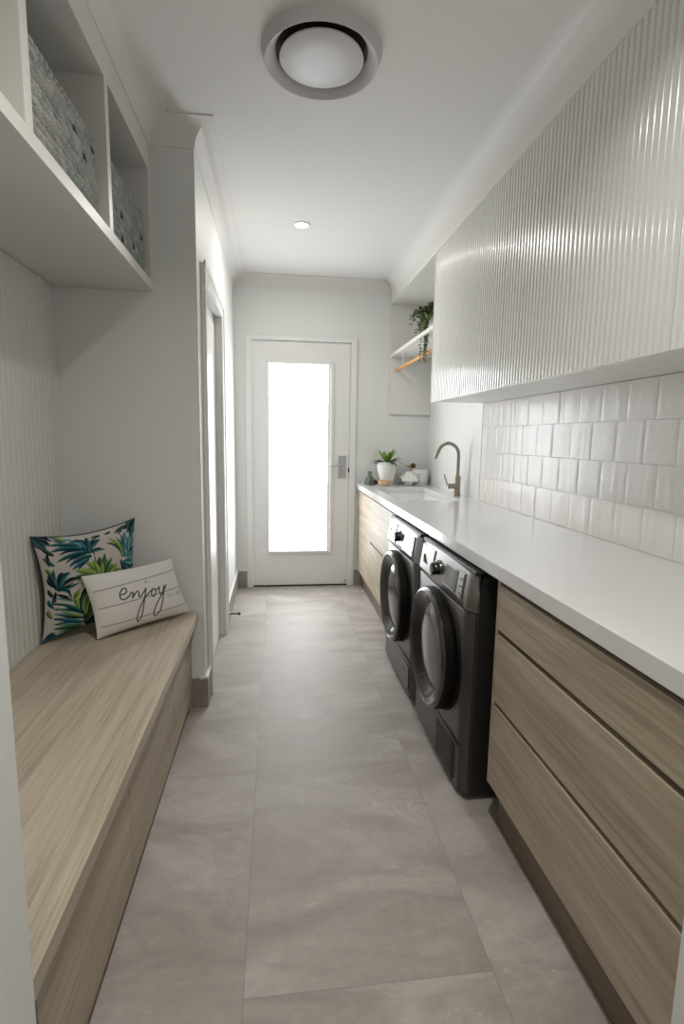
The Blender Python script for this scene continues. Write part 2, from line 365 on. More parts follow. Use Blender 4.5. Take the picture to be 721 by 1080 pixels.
# ------------------------------------------------------------------ upper cabinets (right)
UJ = [3.219, 2.694, 2.201, 1.684, 1.212, .700]
ul = ['white fluted wall cabinet at the far end beside the open shelf', 'white fluted wall cabinet, second from the open shelf',
      'white fluted wall cabinet in the middle of the row above the tiled splashback', 'white fluted wall cabinet, second nearest in the row, above the drawers',
      'white fluted wall cabinet at the right edge of the photo, only a sliver seen']
for i in range(5):
    ya, yb = UJ[i+1], UJ[i]
    t = thing('wall_cabinet', (1.15, (ya+yb)/2, 1.503), ul[i], 'cabinet', 'fluted wall cabinets above the counter')
    b = B(); x0 = XU+.020
    b.box(x0, XR, ya, yb, 1.508, 1.526); b.box(x0, XR, ya, yb, 2.352, 2.3735)
    b.box(x0, XR, ya, ya+.016, 1.530, 2.352); b.box(x0, XR, yb-.016, yb, 1.530, 2.352); b.box(XR-.01, XR, ya, yb, 1.53, 2.352)
    b.build('body', CAB, t)
    b = B(); flutes(b, XU+.005, ya+(.0012 if i < 4 else 0), yb-.0012-(.010 if i == 0 else 0), 1.503, 2.3735, .0262, .0044, -1, base=.014)
    if i == 0: b.box(XU, XU+.018, yb-.010, yb, 1.503, 2.3735)
    b.build('door', FLUTE, t, smooth=True)
b = B(); b.box(XF, XR-.001, .697, YB-.001, 2.374, ZC-.001)
struct('trim_4', b, CAB)

# open shelf niche past the cabinets
t = thing('open_shelf', (1.13, 3.87, 1.95), 'white open wall shelf past the fluted cabinets by the back wall', 'shelf')
bx(XU+.002, XR-.001, 3.221, YB-.023, 1.948, 1.973, bev=.0015).build('shelf_board', CAB, t)
bx(XU, XR-.001, YB-.022, YB-.001, 1.484, 2.3735, bev=.001).build('side_panel', CAB, t)
t = thing('hanging_rail', (1.0, 3.85, 1.845), 'round honey timber hanging rail below the open shelf', 'rail')
b = B(); b.tube([(1.0, 3.235, 1.848), (1.0, YB-.024, 1.848)], .0125, 20); b.build('rod', RAILM, t, smooth=True)
for y in (3.4, 4.2):
    b = B(); b.tube([(1.0, y, 1.858), (1.0, y, 1.948)], .004, 8); b.lathe([(0, -.004), (.014, -.004), (.014, 0)], (1.0, y, 1.9475), 'Z', 16); b.build('bracket', TRIM, t, smooth=True)

# ------------------------------------------------------------------ tiled splashback
TY0, TY1 = .70, 3.222
tb = thing('tiled_splashback', (1.29, 2.1, .895), 'glossy off-white handmade square tile splashback between counter and cabinets', 'splashback')
bx(1.2935, XR-.001, TY0, TY1, .895, 1.506).build('grout', GROUT, tb)
b = B(); rnd = random.Random(3)
rows = [(.897, 1.052), (1.053, 1.205), (1.206, 1.360), (1.361, 1.506)]
for ri, (z0, z1) in enumerate(rows):
    off = [.05, .0, .078, .03][ri]; y = 3.222 + off
    while y > TY0:
        a, e = max(y-.1572, TY0), min(y, TY1); y -= .1572
        if e-a < .01: continue
        nu, nv = 14, 5; tilt = rnd.uniform(-.0010, .0010); tz = rnd.uniform(-.0004, .0004)
        ph = [rnd.uniform(0, 6.28) for _ in range(3)]; k1 = rnd.uniform(6, 11); am = rnd.uniform(.0001, .0004)
        ridge = rnd.uniform(.2, .8); rs_ = rnd.uniform(-.18, .18); ra = rnd.choice([0, .0007, .0011, -.0008])
        vs_, fs = [], []
        g = .0007
        for j in range(nv+1):
            for i2 in range(nu+1):
                u, v = i2/nu, j/nv
                edge = min(u, 1-u, v, 1-v)
                rr = math.exp(-((u-ridge-rs_*(v-.5))/.05)**2)*ra
                d = .0058 + tilt*(u-.5)*2 + tz*(v-.5)*2 + am*math.sin(k1*u+ph[0]+1.2*math.sin(2*v+ph[1])) + rr
                if edge < .001: d = .0046
                vs_.append((1.2965-d, a+g+(e-a-2*g)*u, z0+g+(z1-z0-2*g)*v))
        for j in range(nv):
            for i2 in range(nu): fs.append((j*(nu+1)+i2, j*(nu+1)+i2+1, (j+1)*(nu+1)+i2+1, (j+1)*(nu+1)+i2))
        b.add(vs_, fs)
b.build('glazed_tiles', TILE, tb, smooth=True)
bx(1.2888, XR-.001, TY1, TY1+.014, .895, 1.506, bev=.001).build('edge_trim', TRIM, tb)

# ------------------------------------------------------------------ countertop with sink
SX0, SX1, SY0, SY1 = .775, 1.175, 3.22, 4.10
ct = thing('countertop', (.99, 2.7, .849), 'long glossy white stone countertop running the length of the right wall', 'countertop')
b = B()
def slab(b, xs, ys, z0, z1, hole):
    for i in range(len(xs)-1):
        for j in range(len(ys)-1):
            if (i, j) == hole: continue
            pass
xs = [XCO, SX0, SX1, XR-.001]; ys = [.698, SY0, SY1, YB-.001]
vs_ = [(x, y, z) for z in (.849, .895) for x in xs for y in ys]
idx = lambda i, j, k: k*16+i*4+j
fs = []
for i in range(3):
    for j in range(3):
        if (i, j) == (1, 1): continue
        fs += [(idx(i, j, 1), idx(i+1, j, 1), idx(i+1, j+1, 1), idx(i, j+1, 1)), (idx(i, j, 0), idx(i, j+1, 0), idx(i+1, j+1, 0), idx(i+1, j, 0))]
for i in range(3):
    for j in (0, 3): fs.append((idx(i, j, 0), idx(i+1, j, 0), idx(i+1, j, 1), idx(i, j, 1)))
    for j2 in (0, 3): fs.append((idx(j2, i, 0), idx(j2, i+1, 0), idx(j2, i+1, 1), idx(j2, i, 1)))
fs += [(idx(1, 1, 0), idx(2, 1, 0), idx(2, 1, 1), idx(1, 1, 1)), (idx(1, 2, 0), idx(2, 2, 0), idx(2, 2, 1), idx(1, 2, 1)),
       (idx(1, 1, 0), idx(1, 2, 0), idx(1, 2, 1), idx(1, 1, 1)), (idx(2, 1, 0), idx(2, 2, 0), idx(2, 2, 1), idx(2, 1, 1))]
b.add(vs_, fs); o = b.build('slab', STONE_TOP, ct)
md = o.modifiers.new('bevel', 'BEVEL'); md.width = .002; md.segments = 2; md.limit_method = 'ANGLE'
sk = thing('laundry_sink', (.975, 3.66, .69), 'white rectangular undermounted laundry sink set in the counter below the tap', 'sink')
def rrect(x0, x1, y0, y1, r, z, n=5):
    out = []
    for (cx, cy_, a0) in ((x1-r, y1-r, 0), (x0+r, y1-r, PI/2), (x0+r, y0+r, PI), (x1-r, y0+r, 1.5*PI)):
        for i in range(n+1): a = a0+PI/2*i/n; out.append((cx+r*math.cos(a), cy_+r*math.sin(a), z))
    return out
b = B(); e = .002
rings = [rrect(SX0-.012, SX1+.012, SY0-.012, SY1+.012, .03, .8485), rrect(SX0-.012, SX1+.012, SY0-.012, SY1+.012, .03, .840), ]
inner = [rrect(SX0+e, SX1-e, SY0+e, SY1-e, .028, .8485), rrect(SX0+.006, SX1-.006, SY0+.006, SY1-.006, .028, .72), rrect(SX0+.02, SX1-.02, SY0+.02, SY1-.02, .03, .700), rrect(SX0+.16, SX1-.16, SY0+.38, SY1-.38, .03, .696)]
rr = [rings[1], rings[0]] + inner; n = len(rr[0]); vs_ = [v for r in rr for v in r]; fs = []
for i in range(len(rr)-1):
    for k in range(n): fs.append((i*n+k, i*n+(k+1) % n, (i+1)*n+(k+1) % n, (i+1)*n+k))
fs.append(tuple((len(rr)-1)*n+k for k in range(n)))
b.add(vs_, fs); b.build('basin', mat('sink_white', srgb(236, 236, 236), .2), sk, smooth=True)
b = B(); b.lathe([(0, .003), (.028, .003), (.04, .001), (.042, 0)], (.975, 3.66, .697), 'Z', 28); b.build('drain', STEEL, sk, smooth=True)

# tap
tp = thing('mixer_tap', (1.238, 3.49, .895), 'brushed nickel gooseneck mixer tap standing behind the sink', 'tap')
TX, TY_ = 1.238, 3.49
b = B(); b.lathe([(0, 0), (.027, 0), (.027, .006), (.0225, .008), (.0225, .135), (.020, .140), (0, .140)], (TX, TY_, .895), 'Z', 28); b.build('body', NICKEL, tp, smooth=True)
dx_, dy_ = -.82, .30
pts = [(TX, TY_, 1.03), (TX, TY_, 1.12), (TX, TY_, 1.175)]; R_ = .080
for i in range(1, 15):
    a = PI*i/14*.86; s_ = R_*(1-math.cos(a)); pts.append((TX+dx_*s_, TY_+dy_*s_, 1.175+R_*math.sin(a)))
lx, ly, lz = pts[-1]; a = PI*.86
tx_, tz_ = math.sin(a), math.cos(a)
pts.append((lx+dx_*tx_*.065, ly+dy_*tx_*.065, lz+tz_*.065))
b = B(); b.tube(pts, .0125, 16); b.build('spout', NICKEL, tp, smooth=True)
b = B(); b.tube([(TX, TY_, .963), (TX-.075, TY_-.01, .963)], .018, 20); h_ = b.build('handle_barrel', NICKEL, tp, smooth=True)
b = B(); b.tube([(TX-.070, TY_-.01, .965), (TX-.082, TY_-.01, .995), (TX-.098, TY_-.01, 1.045)], [.006, .005, .004], 10); b.build('lever', NICKEL, h_, smooth=True)

# ------------------------------------------------------------------ base cabinets (right)
XD, XK = .698, .738
t = thing('drawer_cabinet', (.99, 1.22, 0), 'light oak three-drawer base cabinet nearest the camera, beside the dryer', 'cabinet')
b = B(); b.box(XD+.022, XR-.002, .70, .718, .15, .845); b.box(XD, XR-.002, 1.527, 1.545, .151, .845, .001); b.box(XD+.022, XR-.002, .718, 1.527, .15, .168); b.box(XR-.02, XR-.002, .718, 1.527, .15, .845); 
b.build('body', OAKF, t)
bx(XD+.024, XD+.03, .718, 1.527, .168, .843).build('painted_pull_shade', DARK, t)  # dark sheet behind the drawers, painted as the shade in their gaps
for (z0, z1) in ((.686, .830), (.447, .669), (.153, .430)):
    bx(XD, XD+.020, .702, 1.5255, z0, z1, bev=.0012).build('drawer', OAKF, t)
bx(XK, XK+.016, .70, 1.53, 0, .150).build('kickboard', KICK, t)
t = thing('sink_cabinet', (.99, 3.73, 0), 'pale oak base cabinet under the sink at the far end, beside the washing machine', 'cabinet')
b = B(); b.box(XD, XR-.002, 3.005, 3.023, .151, .845, .001); b.box(XD+.022, XR-.002, YB-.018, YB-.002, .151, .845); b.box(XD+.022, XR-.002, 3.023, YB-.018, .15, .168); b.box(XR-.02, XR-.002, 3.02, YB-.02, .15, .69)
b.build('body', OAKF, t)
bx(XD+.024, XD+.03, 3.024, YB-.02, .168, .843).build('painted_pull_shade', DARK, t)  # same painted shade behind the sink cabinet fronts
bx(XD, XD+.020, 3.824, YB-.003, .153, .834, bev=.0012).build('door', OAKF, t)
bx(XD, XD+.020, 3.026, 3.821, .153, .499, bev=.0012).build('drawer', OAKF, t)
bx(XD, XD+.020, 3.026, 3.821, .512, .834, bev=.0012).build('drawer', OAKF, t)
bx(XK, XK+.016, 3.01, YB-.016, 0, .150).build('kickboard', KICK, t)

# ------------------------------------------------------------------ washer and dryer
def machine(name, y0, y1, kind, label):
    yc = (y0+y1)/2; X0 = .648; t = thing(name, ((X0+1.25)/2, yc, 0), label, name.replace('_', ' '))
    # cabinet sides
    b = B(); b.box(X0+.030, 1.25, y0, y1, .018, .826, .006); b.build('casing', SIDEM, t)
    # front panel, slightly bowed, with rounded vertical edges
    def front(z0, z1, xo=0, xt=0, mtl=BODY, nm='front_panel'):
        ny, pr = 20, []
        for i in range(ny+1):
            u = i/ny; y = y0+(y1-y0)*u; e = min(u, 1-u)*(y1-y0); rr_ = .022
            x = X0 - .006*(1-(2*u-1)**2) + (rr_ - math.sqrt(max(0, rr_**2-(rr_-e)**2)) if e < rr_ else 0)
            pr.append((x, y))
        zs = [z0, z0+.004, (z0+z1)/2, z1-.004, z1]; vs_, fs = [], []
        for k, z in enumerate(zs):
            f_ = (z-z0)/(z1-z0); ins = .003 if k in (0, 4) else 0
            vs_ += [(x+xo+ins+xt*f_, y, z) for x, y in pr]
        m_ = ny+1
        for k in range(4):
            for i in range(ny): fs.append((k*m_+i, k*m_+i+1, (k+1)*m_+i+1, (k+1)*m_+i))
        bk = len(vs_); vs_ += [(X0+.034, y0, z0), (X0+.034, y1, z0), (X0+.034, y0, z1), (X0+.034, y1, z1)]
        fs += [tuple(range(m_)) + (bk+1, bk), tuple(4*m_+i for i in range(m_)) + (bk+3, bk+2)]
        fs += [tuple(k*m_ for k in range(5)) + (bk+2, bk), tuple(k*m_+ny for k in range(5)) + (bk+3, bk+1)]
        bb = B(); bb.add(vs_, fs); return bb.build(nm, mtl, t, smooth=True)
    front(.020, .694)
    cpn = front(.698, .834, 0, .020, PANELM, 'control_panel')
    tilt = lambda z: X0 - .0065 + .020*(z-.698)/.136
    # top plate
    bx(X0+.016, 1.25, y0+.004, y1-.004, .826, .842, bev=.004).build('top_plate', SIDEM, t)
    # knob
    yk, zk = yc+.045, .764
    b = B(); b.lathe([(0, -.030), (.021, -.030), (.0245, -.026), (.026, 0)], (tilt(zk), yk, zk), 'X', 28); b.build('knob', BLACKG, cpn, smooth=True)
    b = B(); b.lathe([(.026, -.002), (.033, -.003), (.035, .004)], (tilt(zk), yk, zk), 'X', 28); b.build('knob_bezel', RINGM, cpn, smooth=True)
    # display
    ang = Matrix.Rotation(math.atan2(.020, .136), 3, 'Y')
    def onpanel(ya, yb2, za, zb, th, nm, m_, bev=.002):
        zc_ = (za+zb)/2; bb = B(); bb.box(tilt(zc_)-th, tilt(zc_)+.004, ya, yb2, za, zb, bev, rot=ang, ctr=(tilt(zc_), 0, zc_)); return bb.build(nm, m_, cpn)
    if kind == 'dryer':
        onpanel(yc-.235, yc-.035, .722, .815, .0015, 'display_surround', PANELM)
        onpanel(yc-.150, yc-.045, .730, .806, .003, 'display', SCREENG)
        onpanel(yc-.178, yc-.152, .726, .810, .0032, 'dark_stripe', SCREEN)
    else:
        onpanel(yc-.245, yc-.050, .716, .815, .0015, 'display_surround', PANELM)
        onpanel(yc-.160, yc-.065, .726, .808, .003, 'display', SCREEN)
    for k in range(3): onpanel(yc-.225, yc-.205, .735+k*.026, .742+k*.026, .004, 'button', RINGM, .001)
    # drawer front on the left with a dark grip
    onpanel(yc+.115, y1-.030, .712, .822, .003, 'drawer_front', PANELM)
    b = B(); q = tilt(.755)-.0045
    b.add([(q, yc+.245, .740), (q, yc+.245, .780), (q, yc+.180, .745), (q+.004, yc+.245, .740), (q+.004, yc+.245, .780), (q+.004, yc+.180, .745)], [(0, 1, 2), (3, 5, 4), (0, 3, 4, 1), (1, 4, 5, 2), (2, 5, 3, 0)])
    b.build('grip', BLACKG, cpn)
    # door: black flared shoulder, metal ring, glass bowl, black inner
    zd = .455; f0 = X0-.004
    dg = B(); dg.lathe([(.276, .003), (.273, -.002), (.262, -.003), (.20, -.003)], (f0-.0025, yc, zd), 'X', 72, sy=.86); dg.build('porthole_recess', MBLACK, t, smooth=True)
    dg = B(); dg.lathe([(.226, .002), (.240, -.004), (.241, -.030), (.236, -.038), (.20, -.038)], (f0-.003, yc, zd), 'X', 72); dr = dg.build('porthole_door', MBLACK, t, smooth=True)
    b = B(); b.lathe([(.236, -.034), (.236, -.046), (.230, -.053), (.221, -.055), (.215, -.050)], (f0, yc, zd), 'X', 72); b.build('door_ring', RINGM, dr, smooth=True)
    b = B(); b.lathe([(.216, -.050), (.206, -.047), (.190, -.034), (.176, -.024), (.170, -.020)], (f0, yc, zd), 'X', 64); b.build('inner_rim', BANDM, dr, smooth=True)
    b = B(); b.lathe([(.172, -.022), (.150, -.030), (.10, -.038), (.04, -.042), (0, -.043)], (f0, yc, zd), 'X', 64); b.build('porthole_glass', PORTH if kind == 'dryer' else BLACKG, dr, smooth=True)
    xf = X0-.006
    # thin horizontal seam under the door
    bx(xf-.0003, xf+.003, y0+.03, y1-.03, .196, .199).build('panel_seam', RUB, t)
    if kind == 'dryer':
        ya, yb2 = yc-.235, yc-.035
        fr = bx(xf-.001, xf+.006, ya, yb2, .030, .172, bev=.003).build('vent_cover', BODY, t)
        bx(xf-.0025, xf+.002, ya+.008, yb2-.008, .036, .164, bev=.001).build('grille_recess', GRILL, fr)
        b = B()
        for i in range(13):
            for j in range(9):
                yy = ya+.016+i*.0140; zz = .042+j*.0138
                b.box(xf-.0042, xf-.002, yy-.0046, yy+.0046, zz-.0046, zz+.0046)
        b.build('vent_grille', BODY, fr)
    else:
        fr = bx(xf-.001, xf+.006, yc-.27, yc-.10, .045, .170, bev=.003).build('filter_flap', BODY, t)
        bx(xf-.003, xf+.003, yc-.19, yc-.165, .118, .126, bev=.001).build('flap_catch', BLACKG, fr)
    for sx_ in (X0+.06, 1.20):
        for sy_ in (y0+.06, y1-.06):
            b = B(); b.lathe([(0, 0), (.018, 0), (.018, .010), (.010, .012), (.010, .022)], (sx_, sy_, 0), 'Z', 16); b.build('foot', RUB, t, smooth=True)
    return t
machine('clothes_dryer', 1.645, 2.285, 'dryer', 'graphite front-loading dryer with a vent grille, next to the near drawers')
machine('washing_machine', 2.335, 2.975, 'washer', 'graphite front-loading washing machine next to the sink cabinet')

# ------------------------------------------------------------------ bench seat (left)
t = thing('bench_seat', (-.64, 1.55, 0), 'long light oak built-in bench with drawers in the left niche', 'bench')
bx(XN+.001, -.361, YN+.002, YP-.016, .434, .474, bev=.0015).build('seat_board', OAK, t)
b = B(); b.box(XN+.002, -.42, YN+.002, YP-.016, .065, .080); b.box(-.90, -.42, YP-.036, YP-.018, .06, .43); b.box(-.90, -.42, YN+.004, YN+.02, .06, .43); b.build('body', OAKF, t)
bx(-.420, -.414, YN+.02, YP-.04, .08, .432).build('painted_gap_shade', DARK, t)  # board coloured dark as the shade between the bench drawers
for (a, e) in ((1.968, YP-.018), (1.355, 1.965), (.80, 1.352)):
    bx(-.413, -.394, a, e, .062, .428, bev=.0012).build('drawer', OAKF, t)
bx(-.425, -.409, YN+.002, YP-.018, 0, .062).build('kickboard', KICK, t)
# fluted lining of the niche
b = B(); flutes(b, XN+.010, .70, 2.335, .476, 1.882, .0372, .0045, 1, base=.010)
struct('trim_5', b, NICHE, smooth=True)

# ------------------------------------------------------------------ overhead open shelves (left)
XS = -.515
t = thing('overhead_shelf_unit', (-.71, 1.55, 1.884), 'white overhead cubby shelf unit above the bench, holding two baskets', 'shelf unit')
bx(XN+.001, XS, YN+.002, YP-.002, 1.884, 1.920, bev=.001).build('bottom_board', CAB, t)
for (a, e) in ((.68, .716), (1.268, 1.305), (1.835, 1.870), (2.390, 2.418)):
    bx(XN+.01, XS, a, e, 1.920, 2.355, bev=.001).build('divider', CAB, t)
bx(XN+.001, XN+.01, .68, 2.41, 1.92, 2.38).build('back_board', CAB, t)
bx(XN+.001, XS, YN+.002, YP-.002, 2.355, ZC-c, bev=0).build('top_fascia', CAB, t)
bx(XN+.001, XS-.002, YN+.002, YP-.002, ZC-c, ZC-.001).build('bulkhead', CAB, t)

# ------------------------------------------------------------------ woven baskets
def basket_mat():
    mt = mat('woven_seagrass', (.5, .5, .48, 1), .85); nt = mt.node_tree; bs = nt.nodes['Principled BSDF']; L = nt.links.new
    at = nt.nodes.new('ShaderNodeAttribute'); at.attribute_name = 'weave'; L(at.outputs['Color'], bs.inputs['Base Color'])
    nt.nodes['Noise Texture'].inputs['Scale'].default_value = 300; nt.nodes['Bump'].inputs['Strength'].default_value = .6
    nt.nodes['Bump'].inputs['Distance'].default_value = .002
    return mt
BASK = basket_mat()
def basket(label, x0, x1, y0, y1, z0, z1, seed, rowh, green):
    rn = random.Random(seed); rr_ = .03
    per = []
    segl = .0035
    def add(p0, p1):
        L = math.dist(p0, p1); n_ = max(2, int(L/segl))
        for i in range(n_): per.append((p0[0]+(p1[0]-p0[0])*i/n_, p0[1]+(p1[1]-p0[1])*i/n_))
    add((x1, y0+rr_), (x1, y1-rr_))
    for i in range(10): a = PI/2*i/10; per.append((x1-rr_+rr_*math.cos(a), y1-rr_+rr_*math.sin(a)))
    add((x1-rr_, y1), (x0+rr_, y1))
    for i in range(10): a = PI/2+PI/2*i/10; per.append((x0+rr_+rr_*math.cos(a), y1-rr_+rr_*math.sin(a)))
    add((x0, y1-rr_), (x0, y0+rr_))
    for i in range(10): a = PI+PI/2*i/10; per.append((x0+rr_+rr_*math.cos(a), y0+rr_+rr_*math.sin(a)))
    add((x0+rr_, y0), (x1-rr_, y0))
    for i in range(10): a = 1.5*PI+PI/2*i/10; per.append((x1-rr_+rr_*math.cos(a), y0+rr_+rr_*math.sin(a)))
    n = len(per); nz = int((z1-z0)/.0035); cx, cy_ = (x0+x1)/2, (y0+y1)/2
    # arc length and outward normals
    s = [0]
    for i in range(1, n): s.append(s[-1]+math.dist(per[i], per[i-1]))
    tot = s[-1]+math.dist(per[0], per[-1]); nst = round(tot/.032); pl = tot/nst
    nrm = []
    for i in range(n):
        a, e = per[i-1], per[(i+1) % n]; tx, ty = e[0]-a[0], e[1]-a[1]; l = math.hypot(tx, ty); nrm.append((ty/l, -tx/l))
    colmap = {}
    def block(r, k):
        if (r, k) not in colmap:
            g = rn.random()
            base = [.36, .36, .34] if g > .5 else ([.31, .325, .305] if g > .22 else [.42, .42, .40])
            if rn.random() < green: base = [.27, .305, .285]
            if rn.random() < .02: base = [.05, .05, .05]
            f_ = rn.uniform(.88, 1.14); colmap[(r, k)] = [q*f_ for q in base] + [1]
        return colmap[(r, k)]
    vs_, cs = [], []
    for j in range(nz+1):
        z = z0+(z1-z0)*j/nz; r = int((z-z0)/rowh); fz = ((z-z0)/rowh) % 1
        for i in range(n):
            q = s[i]/pl + (.5 if r % 2 else 0) + .8*(fz-.5); k = int(q) % nst; fu = q % 1
            h = (math.sin(PI*fz)**.5)*(math.sin(PI*fu)**.45)*.0095
            tw = .0012*math.sin((s[i]*1400)+fz*9)
            sag = .006*math.sin(PI*(j/nz))
            d = h+tw+sag-.006
            cc = block(r, k); dark = .45+.55*min(1, (math.sin(PI*fz)**.5)*(math.sin(PI*fu)**.4)*1.3)
            vs_.append((per[i][0]+nrm[i][0]*d, per[i][1]+nrm[i][1]*d, z)); cs.append([cc[0], cc[1], cc[2], 1])
    fs = [(j*n+i, j*n+(i+1) % n, (j+1)*n+(i+1) % n, (j+1)*n+i) for j in range(nz) for i in range(n)]
    # inner wall and floor
    o0 = len(vs_)
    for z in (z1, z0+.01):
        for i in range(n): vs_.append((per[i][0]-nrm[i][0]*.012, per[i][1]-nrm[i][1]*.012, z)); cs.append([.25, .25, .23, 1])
    fs += [(nz*n+i, nz*n+(i+1) % n, o0+(i+1) % n, o0+i) for i in range(n)] + [(o0+i, o0+(i+1) % n, o0+n+(i+1) % n, o0+n+i) for i in range(n)]
    fs += [tuple(o0+n+i for i in range(n)), tuple(i for i in range(n))]
    t = thing('woven_basket', (cx, cy_, z0), label, 'basket', 'woven baskets in the overhead shelves')
    b = B(); b.add(vs_, fs); ob = b.build('basket_body', BASK, t, smooth=True)
    ca = ob.data.color_attributes.new('weave', 'FLOAT_COLOR', 'POINT')
    ca.data.foreach_set('color', [q for c_ in cs for q in c_])
    # braided rim
    pts = [(per[i][0]+nrm[i][0]*(-.003+.002*math.sin(s[i]*260)), per[i][1]+nrm[i][1]*(-.003), z1+.001+.002*math.cos(s[i]*260)) for i in range(0, n, 2)]; pts.append(pts[0])
    b = B(); b.tube(pts, .007, 8, cap=False); ob = b.build('rim', BASK, t, smooth=True)
    ca = ob.data.color_attributes.new('weave', 'FLOAT_COLOR', 'POINT')
    out = []
    for i in range(len(ob.data.vertices)): g = .33+.12*math.sin(i*.21)+rn.uniform(-.04, .04); out += [g, g*1.02, g*.97, 1]
    ca.data.foreach_set('color', out)
basket('larger grey-green woven basket in the nearer overhead cubby', -.885, -.530, 1.318, 1.775, 1.921, 2.128, 4, .0185, .25)
basket('smaller grey-green woven basket in the cubby next to the wall end', -.885, -.530, 1.895, 2.345, 1.921, 2.150, 9, .0235, .4)

# ------------------------------------------------------------------ cushions
def cushion_mat(name, attr):
    mt = mat(name, (.5, .5, .5, 1), .9, bump=(420, .25), spec=.2); nt = mt.node_tree
    at = nt.nodes.new('ShaderNodeAttribute'); at.attribute_name = attr
    nt.links.new(at.outputs['Color'], nt.nodes['Principled BSDF'].inputs['Base Color']); return mt
def bilin(q, u, v):      # q = TL, TR, BR, BL ; u right, v down
    return q[0]*(1-u)*(1-v) + q[1]*u*(1-v) + q[2]*u*v + q[3]*(1-u)*v
def cushion(name, label, TL, TR, BR, BL, thick, nu, nv, image, attr, pinch=.05, wr=None):
    q = [np.array(p_, float) for p_ in (TL, TR, BR, BL)]
    ex = (q[1]-q[0]); ey = (q[3]-q[0]); nn = np.cross(ey, ex); nn /= np.linalg.norm(nn)   # towards the viewer
    if nn[1] > 0: nn = -nn
    c0 = sum(q)/4
    U, V = np.meshgrid(np.linspace(0, 1, nu), np.linspace(0, 1, nv))
    U2 = U + pinch*(.5-U)*2*(1-np.abs(2*V-1)**1.7)*np.abs(2*U-1)**3*.5*2/2
    V2 = V + pinch*(.5-V)*2*(1-np.abs(2*U-1)**1.7)*np.abs(2*V-1)**3*.5*2/2
    P = (q[0][None, None]*((1-U2)*(1-V2))[..., None] + q[1][None, None]*(U2*(1-V2))[..., None] + q[2][None, None]*(U2*V2)[..., None] + q[3][None, None]*((1-U2)*V2)[..., None])
    prof = (np.clip(1-np.abs(2*U-1)**2.6, 0, 1)*np.clip(1-np.abs(2*V-1)**2.6, 0, 1))**.55
    wav = .0 if wr is None else wr(U, V)
    hf = prof*thick/2 + wav*np.minimum(1, prof*3)
    Fp = P + nn*hf[..., None]; Bp = P - nn*(prof*thick/2)[..., None]
    vs_ = [tuple(x) for x in Fp.reshape(-1, 3)]; n0 = len(vs_)
    st = 4; iu = list(range(0, nu, 1)); 
    vs_ += [tuple(x) for x in Bp.reshape(-1, 3)]
    g = lambda j, i: j*nu+i
    fs = []
    for j in range(nv-1):
        for i in range(nu-1):
            fs.append((g(j, i), g(j+1, i), g(j+1, i+1), g(j, i+1))); fs.append((n0+g(j, i), n0+g(j, i+1), n0+g(j+1, i+1), n0+g(j+1, i)))
    t = thing(name, tuple((q[2]+q[3])/2), label, 'cushion')
    b = B(); b.add(vs_, fs)
    me_o = b.build('cover', cushion_mat(attr+'_fabric', attr), t)
    img = image(U, V)
    me = me_o.data
    ca = me.color_attributes.new(attr, 'FLOAT_COLOR', 'POINT')
    full = np.concatenate([img.reshape(-1, 3), img[:, ::-1].reshape(-1, 3)], 0)
    full = np.concatenate([full, np.ones((len(full), 1))], 1)
    ca.data.foreach_set('color', full.astype(np.float32).ravel())
    bm = bmesh.new(); bm.from_mesh(me); bmesh.ops.remove_doubles(bm, verts=bm.verts, dist=.00002)
    for f_ in bm.faces: f_.smooth = True
    bm.to_mesh(me); bm.free()
    # piped seam
    pr = []
    for i in range(0, nu, 3): pr.append(P[0, i])
    for j in range(0, nv, 3): pr.append(P[j, -1])
    for i in range(nu-1, -1, -3): pr.append(P[-1, i])
    for j in range(nv-1, -1, -3): pr.append(P[j, 0])
    return t, pr
def lin(r, g, b_): return np.array(srgb(r, g, b_)[:3])

# inverse of the picture quad -> cushion (u,v)
def inv_quad(qd, x, y):
    u = v = .5; q = [np.array(p_, float) for p_ in qd]
    for _ in range(12):
        f0 = bilin(q, u, v)-np.array([x, y]); e = 1e-4
        a = (bilin(q, u+e, v)-bilin(q, u, v))/e; c_ = (bilin(q, u, v+e)-bilin(q, u, v))/e
        J = np.array([a, c_]).T; d_ = np.linalg.solve(J, -f0); u += d_[0]; v += d_[1]
    return u, v
LQ = [(55, 205), (688, 85), (705, 655), (125, 830)]
NAVY, TEAL, AQUA, LIME, GRN, BLUE, DG = lin(16, 34, 52), lin(16, 88, 92), lin(96, 160, 168), lin(142, 172, 72), lin(52, 104, 52), lin(34, 98, 128), lin(22, 52, 40)
